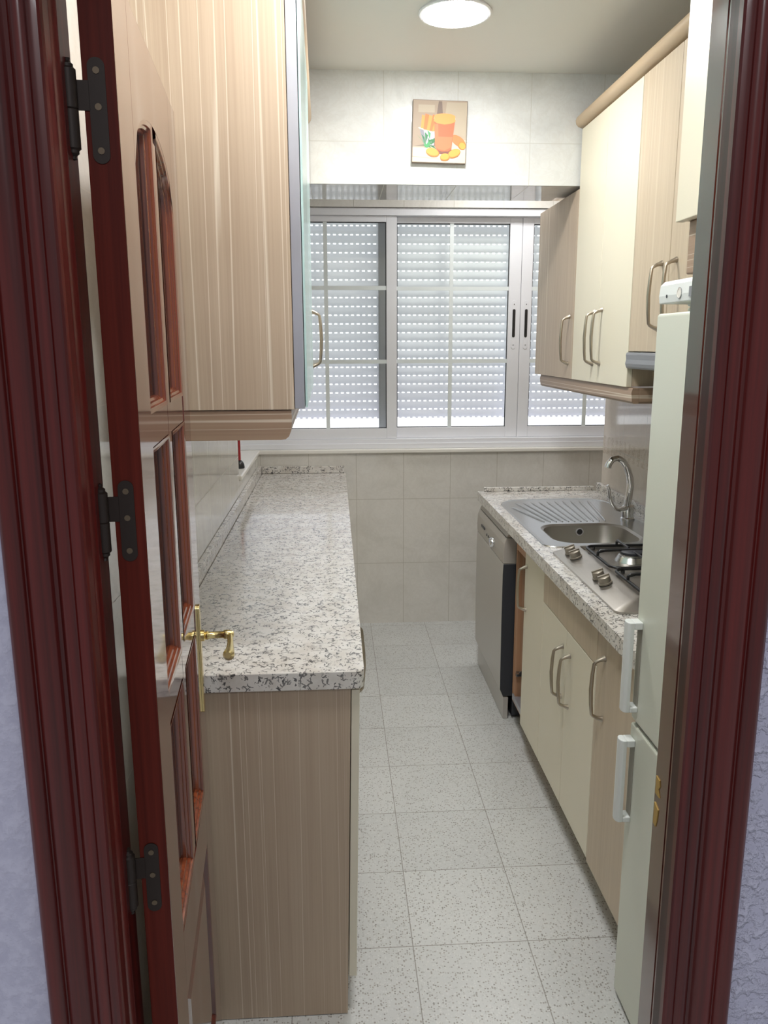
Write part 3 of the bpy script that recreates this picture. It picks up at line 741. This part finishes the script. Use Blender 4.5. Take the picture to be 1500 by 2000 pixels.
# gas hob
hb = Thing('gas_hob', 'stainless steel gas hob with black pan grates and sloping knob strip', 'hob', (.95, 2.2, ZR))
hx0, hx1, hy0, hy1 = .706, 1.195, 1.893, 2.512; hz = ZR+.0005
tray = MB()
tray.loft([[(x,y,hz) for x, y in rrect(hx0,hx1,hy0,hy1,.02)], [(x,y,hz+.006) for x, y in rrect(hx0,hx1,hy0,hy1,.02)],
           [(x,y,hz+.030) for x, y in rrect(hx0+.07,hx1-.012,hy0+.045,hy1-.03,.012)],
           [(x,y,hz+.030) for x, y in rrect(hx0+.080,hx1-.02,hy0+.053,hy1-.038,.01)],
           [(x,y,hz+.020) for x, y in rrect(hx0+.090,hx1-.028,hy0+.060,hy1-.046,.01)]], cap0=True, cap1=True)
hb.part('tray', tray, M['steel_b'], smooth=25)
sl = .024/.07
for ky in (2.425, 2.372, 2.148, 2.094):
    kx = .745; kz = hz+.006+(kx-hx0)*sl+.0015
    from mathutils import Matrix
    k_ = MB().lathe([(.0195,0),(.0195,.004),(.017,.005),(.0165,.020),(.014,.0215),(0,.0215)], (0,0,0), 'z', seg=24)
    k_.box(-.0165, .0165, -.0035, .0035, .0195, .0255)
    rot = Matrix.Translation((kx, ky, kz)) @ Matrix.Rotation(-math.atan(sl), 4, 'Y')
    k_.v = [tuple((rot @ __import__('mathutils').Vector(v))) for v in k_.v]
    hb.part('knob', k_, plain('knob_metal', sr(150,142,130), .35, metal=.5) if 'knob_metal' not in bpy.data.materials else bpy.data.materials['knob_metal'], smooth=40)
burn = [(.905,2.325,.045),(.905,2.06,.032),(1.085,2.325,.032),(1.085,2.06,.038)]
for bx_, by_, br in burn:
    z0 = hz+.0203
    o = hb.part('burner', MB().lathe([(br*1.15,0),(br*1.1,.004),(br*.92,.016),(br*.8,.018),(br*.8,.022),(0,.022)], (bx_,by_,z0), seg=28), M['steel'], smooth=35)
    hb.part('burner_cap', MB().lathe([(br*.74,.0222),(br*.80,.0232),(br*.80,.029),(br*.7,.032),(0,.0325)], (bx_,by_,z0), seg=28), M['dark'], parent=o, smooth=40)
for gy0, gy1 in ((1.955,2.19),(2.20,2.462)):
    g = MB(); gx0, gx1 = .800, 1.165; zg = hz+.052; zb_ = hz+.0208; r_ = .0045
    fr_ = rrect(gx0, gx1, gy0, gy1, .03, 5); ring = [(x,y,zb_+.012) for x, y in fr_]
    g.tube(ring+[ring[0]], r_, 8)
    for px, py in ((gx0+.03,gy0),(gx1-.03,gy0),(gx0+.03,gy1),(gx1-.03,gy1)): g.tube([(px,py,zb_),(px,py,zb_+.012)], r_, 8)
    ymid = (gy0+gy1)/2
    for cx in (.905, 1.085):
        for dx, dy in ((-1,0),(1,0),(0,-1),(0,1)):
            ex = (gx0 if dx < 0 else cx+.09) if dx else cx; ex = min(ex, gx1) if dx else ex
            ey = (gy0 if dy < 0 else gy1) if dy else ymid
            ix, iy = (cx+dx*.022, ymid) if dx else (cx, ymid+dy*.022)
            g.tube([(ex,ey,zb_+.012),(ex,ey,zg-.006),(ex+(ix-ex)*.08,ey+(iy-ey)*.08,zg),(ix,iy,zg)], [r_,r_,r_,r_*.8], 8)
    hb.part('pan_grate', g, M['black'], smooth=50)

# ------------------------------------------------------------------ fridge freezer
ff = Thing('fridge_freezer', 'tall off-white fridge freezer with two long handles by the doorway', 'refrigerator', (.93, 1.32, 0))
FX, FY0, FY1 = .645, 1.06, 1.605
ff.part('cabinet', MB().box(.705, XR-.006, FY0, FY1-.001, .03, 1.592), M['fridge'], bevel=.004)
ff.part('foot_plinth', MB().box(.685, XR-.02, FY0+.01, FY1-.005, .0, .029), M['fridge'])
for z0, z1, hz0, hz1, nm in ((.7105,1.579,.738,.943,'fridge_door'),(.012,.7005,.474,.672,'freezer_door')):
    o = ff.part(nm, MB().box(FX, .7005, FY0, FY1, z0, z1), M['fridge'], bevel=.006, seg=3)
    h = MB(); yb0, yb1 = 1.568, 1.599
    # C-shaped loop: two feet and a rounded grip bar
    pro = [(FX-.027, yb0), (FX-.032, yb0+.006), (FX-.034, (yb0+yb1)/2), (FX-.032, yb1-.006), (FX-.027, yb1), (FX-.018, yb1), (FX-.018, yb0)]
    h.prism(pro, 'z', hz0, hz1)
    h.box(FX-.018, FX-.0003, yb0, yb1, hz1-.016, hz1); h.box(FX-.018, FX-.0003, yb0, yb1, hz0, hz0+.012)
    ff.part('handle', h, M['fridge_white'], parent=o, bevel=.002)
    ff.part('handle_recess', MB().box(FX-.0010, FX-.0002, yb0+.003, yb1-.003, hz0+.013, hz1-.017), plain('recess_grey', sr(150,146,134), .5) if 'recess_grey' not in bpy.data.materials else bpy.data.materials['recess_grey'], parent=o)
ff.part('door_seal', MB().box(.655, .70, FY0+.008, FY1-.008, .7007, .7103), M['greyp'])
tpz = [(.648,1.5975),(.646,1.612),(.648,1.632),(.656,1.640),(.69,1.645),(XR-.01,1.645),(XR-.01,1.5935),(.706,1.5935),(.706,1.5975)]
cpo = ff.part('control_panel', MB().prism(tpz, 'y', FY0, FY1), M['fridge_white'], bevel=.003)
ff.part('dial', MB().lathe([(.0095,0),(.0095,-.0012),(.0078,-.0012),(.0078,-.0006),(0,-.0006)], (.6462, 1.508, 1.614), 'x', seg=24), M['white'], parent=cpo, smooth=40)
ff.part('dial_ring', MB().lathe([(.0104,.0),(.0104,-.0008),(.0097,-.0008),(.0097,0)], (.6462, 1.508, 1.614), 'x', seg=24), M['greyp'], parent=cpo)
ff.part('indicator_light', MB().lathe([(.003,0),(.003,-.001),(0,-.0012)], (.6462, 1.565, 1.611), 'x', seg=12), M['dark'], parent=cpo)
ff.part('display', MB().box(.6450, .6462, 1.40, 1.465, 1.605, 1.623), M['greyp'], parent=cpo)

# ------------------------------------------------------------------ canvas picture on the beam
pc = Thing('canvas_picture', 'small canvas picture of carrot juice glass hung on the tiled beam', 'picture', (.3815, YBM0, 2.15), local=True, rotz=0)
pw, ph = .192, .206
pc.e.rotation_euler = (0, R(1.2), 0)
cols = {'edge': (128,112,98), 'bg': (158,140,122), 'bgl': (172,158,138), 'bgd': (112,94,84), 'table': (206,194,174), 'tabled': (176,160,140), 'juice': (226,98,60), 'juice2': (232,116,74),
        'foam': (240,150,76), 'stick': (240,146,66), 'stick2': (226,112,52), 'bucket': (176,178,186), 'bucketd': (130,130,140), 'leaf': (64,150,88), 'leaf2': (36,110,62), 'slice': (244,156,66), 'slice2': (226,120,44), 'carrot': (230,120,66), 'shade': (120,70,60), 'rim': (214,196,182)}
ck = list(cols); cm_ = [plain('print_'+k, sr(*cols[k]), .55) for k in ck]
pc.part('canvas', MB().box(-pw/2, pw/2, -.020, -.0005, 0, ph), cm_[0], bevel=.001)
pm = MB(); lay = [0]
def shp(kname, pts):
    lay[0] += 1; y = -.0202 - lay[0]*.00006; pm.k = ck.index(kname)
    pm.add([(-pw/2+u*pw, y, v*ph) for u, v in pts], [tuple(range(len(pts)))])
def ell(k, cu, cv, a, b, rot=0, n=20):
    shp(k, [(cu+a*cos(2*pi*i/n)*cos(rot)-b*sin(2*pi*i/n)*sin(rot), cv+a*cos(2*pi*i/n)*sin(rot)+b*sin(2*pi*i/n)*cos(rot)) for i in range(n)])
shp('bg', [(.01,.26),(.99,.42),(.99,.99),(.01,.99)]); shp('bgl', [(.55,.42),(.99,.42),(.99,.97),(.62,.97)]); shp('bgd', [(.44,.78),(.55,.78),(.53,.98),(.47,.98)])
shp('bgl', [(.1,.8),(.4,.8),(.4,.92),(.1,.92)])
shp('table', [(.01,.01),(.99,.01),(.99,.40),(.70,.40),(.55,.26),(.01,.26)]); shp('tabled', [(.01,.24),(.3,.24),(.3,.26),(.01,.26)]); shp('tabled', [(.70,.39),(.99,.38),(.99,.42),(.70,.42)]); shp('tabled', [(.01,.09),(.5,.06),(.5,.07),(.01,.10)])
shp('bucket', [(.12,.56),(.42,.50),(.40,.28),(.22,.28)]); shp('bucketd', [(.13,.54),(.2,.53),(.26,.28),(.22,.28)]); ell('rim', .27,.53,.17,.022,-.15)
for i, (a, b, c_, d_) in enumerate(((.15,.55,.17,.76),(.2,.53,.23,.78),(.26,.52,.3,.76),(.31,.51,.37,.77),(.36,.51,.43,.75))):
    shp(('stick','stick2')[i % 2], [(a,b),(a+.075,b-.01),(c_+.08,d_-.02),(c_,d_)])
for i in range(16):
    a = .20+.19*random.random(); b = .22+.16*random.random(); an = R(-30+random.random()*220); l = .10+.05*random.random()
    shp(('leaf','leaf2')[i % 2], [(a,b),(a+l*cos(an)+.03,b+l*sin(an)-.02),(a+l*cos(an)-.03,b+l*sin(an)+.03)])
ell('carrot', .85,.36,.15,.075,-.5); ell('slice2', .92,.29,.075,.065,-.4); ell('slice', .925,.285,.06,.05,-.4)
ell('shade', .60,.185,.2,.045)
shp('rim', [(.385,.70),(.79,.70),(.77,.74),(.40,.76)])
shp('juice', [(.395,.66),(.775,.66),(.725,.225),(.66,.19),(.56,.185),(.47,.205),(.425,.25)]); shp('juice2', [(.405,.62),(.47,.62),(.49,.22),(.43,.25)])
shp('juice2', [(.46,.42),(.74,.42),(.71,.25),(.6,.20),(.48,.22)])
shp('foam', [(.385,.665),(.45,.63),(.58,.615),(.70,.63),(.785,.665),(.775,.74),(.7,.77),(.58,.78),(.46,.77),(.395,.73)]); ell('foam', .585,.74,.195,.05)
ell('slice2', .38,.165,.125,.068,-.2); ell('slice', .375,.175,.115,.058,-.2); ell('slice2', .78,.16,.12,.068,.35); ell('slice', .78,.168,.11,.058,.35); ell('slice2', .61,.095,.09,.06,.1); ell('slice', .605,.105,.08,.05,.1)
pc.part('print', pm, cm_)

# ------------------------------------------------------------------ ceiling lights
lamp0 = None
for lx, ly, lab in ((.362, 2.52, 'round white LED ceiling light shining above the picture'), (.12, 1.28, 'round white LED ceiling light just inside the kitchen doorway')):
    if lamp0 is None:
        t = Thing('ceiling_light', lab, 'ceiling light', (lx, ly, ZC), 'LED ceiling lights', local=True)
        t.part('housing', MB().lathe([(.104,-.0005),(.105,-.005),(.102,-.008),(.098,-.008)], seg=48), M['alu_white'], smooth=40)
        t.part('diffuser', MB().lathe([(.0978,-.004),(.0978,-.0075),(.09,-.0095),(0,-.0105)], seg=48), M['led'], smooth=40)
        lamp0 = t.e
    else:
        e = lamp0.copy(); C.objects.link(e); e.location = (lx, ly, ZC); e['label'] = lab
        for ch in lamp0.children:
            c = ch.copy(); C.objects.link(c); c.parent = e

# ------------------------------------------------------------------ small tool on the ledge
pl = Thing('plunger', 'small red handled plunger with black cup on the white alcove ledge', 'plunger', (-.433, 3.60, .9765))
pl.part('cup', MB().lathe([(.023,.0003),(.024,.004),(.022,.018),(.016,.030),(.009,.036),(0,.037)], (-.433,3.60,.9765), seg=24), M['black'], smooth=40)
pl.part('handle', MB().lathe([(.0075,.0365),(.0075,.15),(.009,.155),(.009,.17),(0,.172)], (-.433,3.60,.9765), seg=14), M['red'], smooth=40)

# ------------------------------------------------------------------ light, sky, camera
w = bpy.data.worlds.new('sky'); bpy.context.scene.world = w; w.use_nodes = True
nt = w.node_tree; bg = nt.nodes['Background']
tc = nt.nodes.new('ShaderNodeTexCoord'); sp_ = nt.nodes.new('ShaderNodeSeparateXYZ'); nt.links.new(tc.outputs['Generated'], sp_.inputs[0])
mr = nt.nodes.new('ShaderNodeMapRange'); nt.links.new(sp_.outputs[1], mr.inputs[0])
mr.inputs[1].default_value = -.2; mr.inputs[2].default_value = .6; mr.inputs[3].default_value = .37; mr.inputs[4].default_value = 2.1
nt.links.new(mr.outputs[0], bg.inputs[1]); bg.inputs[0].default_value = (.93, .95, 1.0, 1)

def area(name, loc, rot, sx, sy, power, col):
    l = bpy.data.lights.new(name, 'AREA'); l.shape = 'RECTANGLE'; l.size = sx; l.size_y = sy; l.energy = power; l.color = col
    o = bpy.data.objects.new(name, l); C.objects.link(o); o.location = loc; o.rotation_euler = rot; return o
area('hall_fill', (.1, -.5, 2.42), (0,0,0), .5, .5, 11, (.97,.97,1.0))  # added fill to brighten the hall wall and casing, no fitting behind it

area('alcove_lamp', (.85, 3.80, 2.44), (0,0,0), .3, .3, 9, (1,.99,.97))

cam = bpy.data.cameras.new('camera'); co = bpy.data.objects.new('camera', cam); C.objects.link(co)
from mathutils import Matrix, Vector
f_, pi_, ya_, ro_, H_ = 1559.951, .2071565, .0608285, -.0031005, 1.5218232
Fv = Vector((sin(ya_)*cos(pi_), cos(ya_)*cos(pi_), -sin(pi_))); Rv = Vector((cos(ya_), -sin(ya_), 0)); Uv = Rv.cross(Fv)
R2 = cos(ro_)*Rv + sin(ro_)*Uv; U2 = -sin(ro_)*Rv + cos(ro_)*Uv
mt = Matrix((R2, U2, -Fv)).transposed().to_4x4(); mt.translation = (0, 0, H_)
co.matrix_world = mt
cam.sensor_fit = 'VERTICAL'; cam.sensor_height = 36; cam.sensor_width = 27; cam.lens = f_/2000*36; cam.clip_start = .02
sc = bpy.context.scene; sc.camera = co
sc.view_settings.view_transform = 'Standard'; sc.view_settings.look = 'None'; sc.view_settings.exposure = -.14; sc.view_settings.gamma = 1.04
sc.cycles.use_denoising = True; sc.cycles.max_bounces = 10; sc.cycles.diffuse_bounces = 5; sc.cycles.glossy_bounces = 5; sc.cycles.transparent_max_bounces = 12
sc.cycles.caustics_reflective = False; sc.cycles.caustics_refractive = False; sc.cycles.sample_clamp_indirect = 6
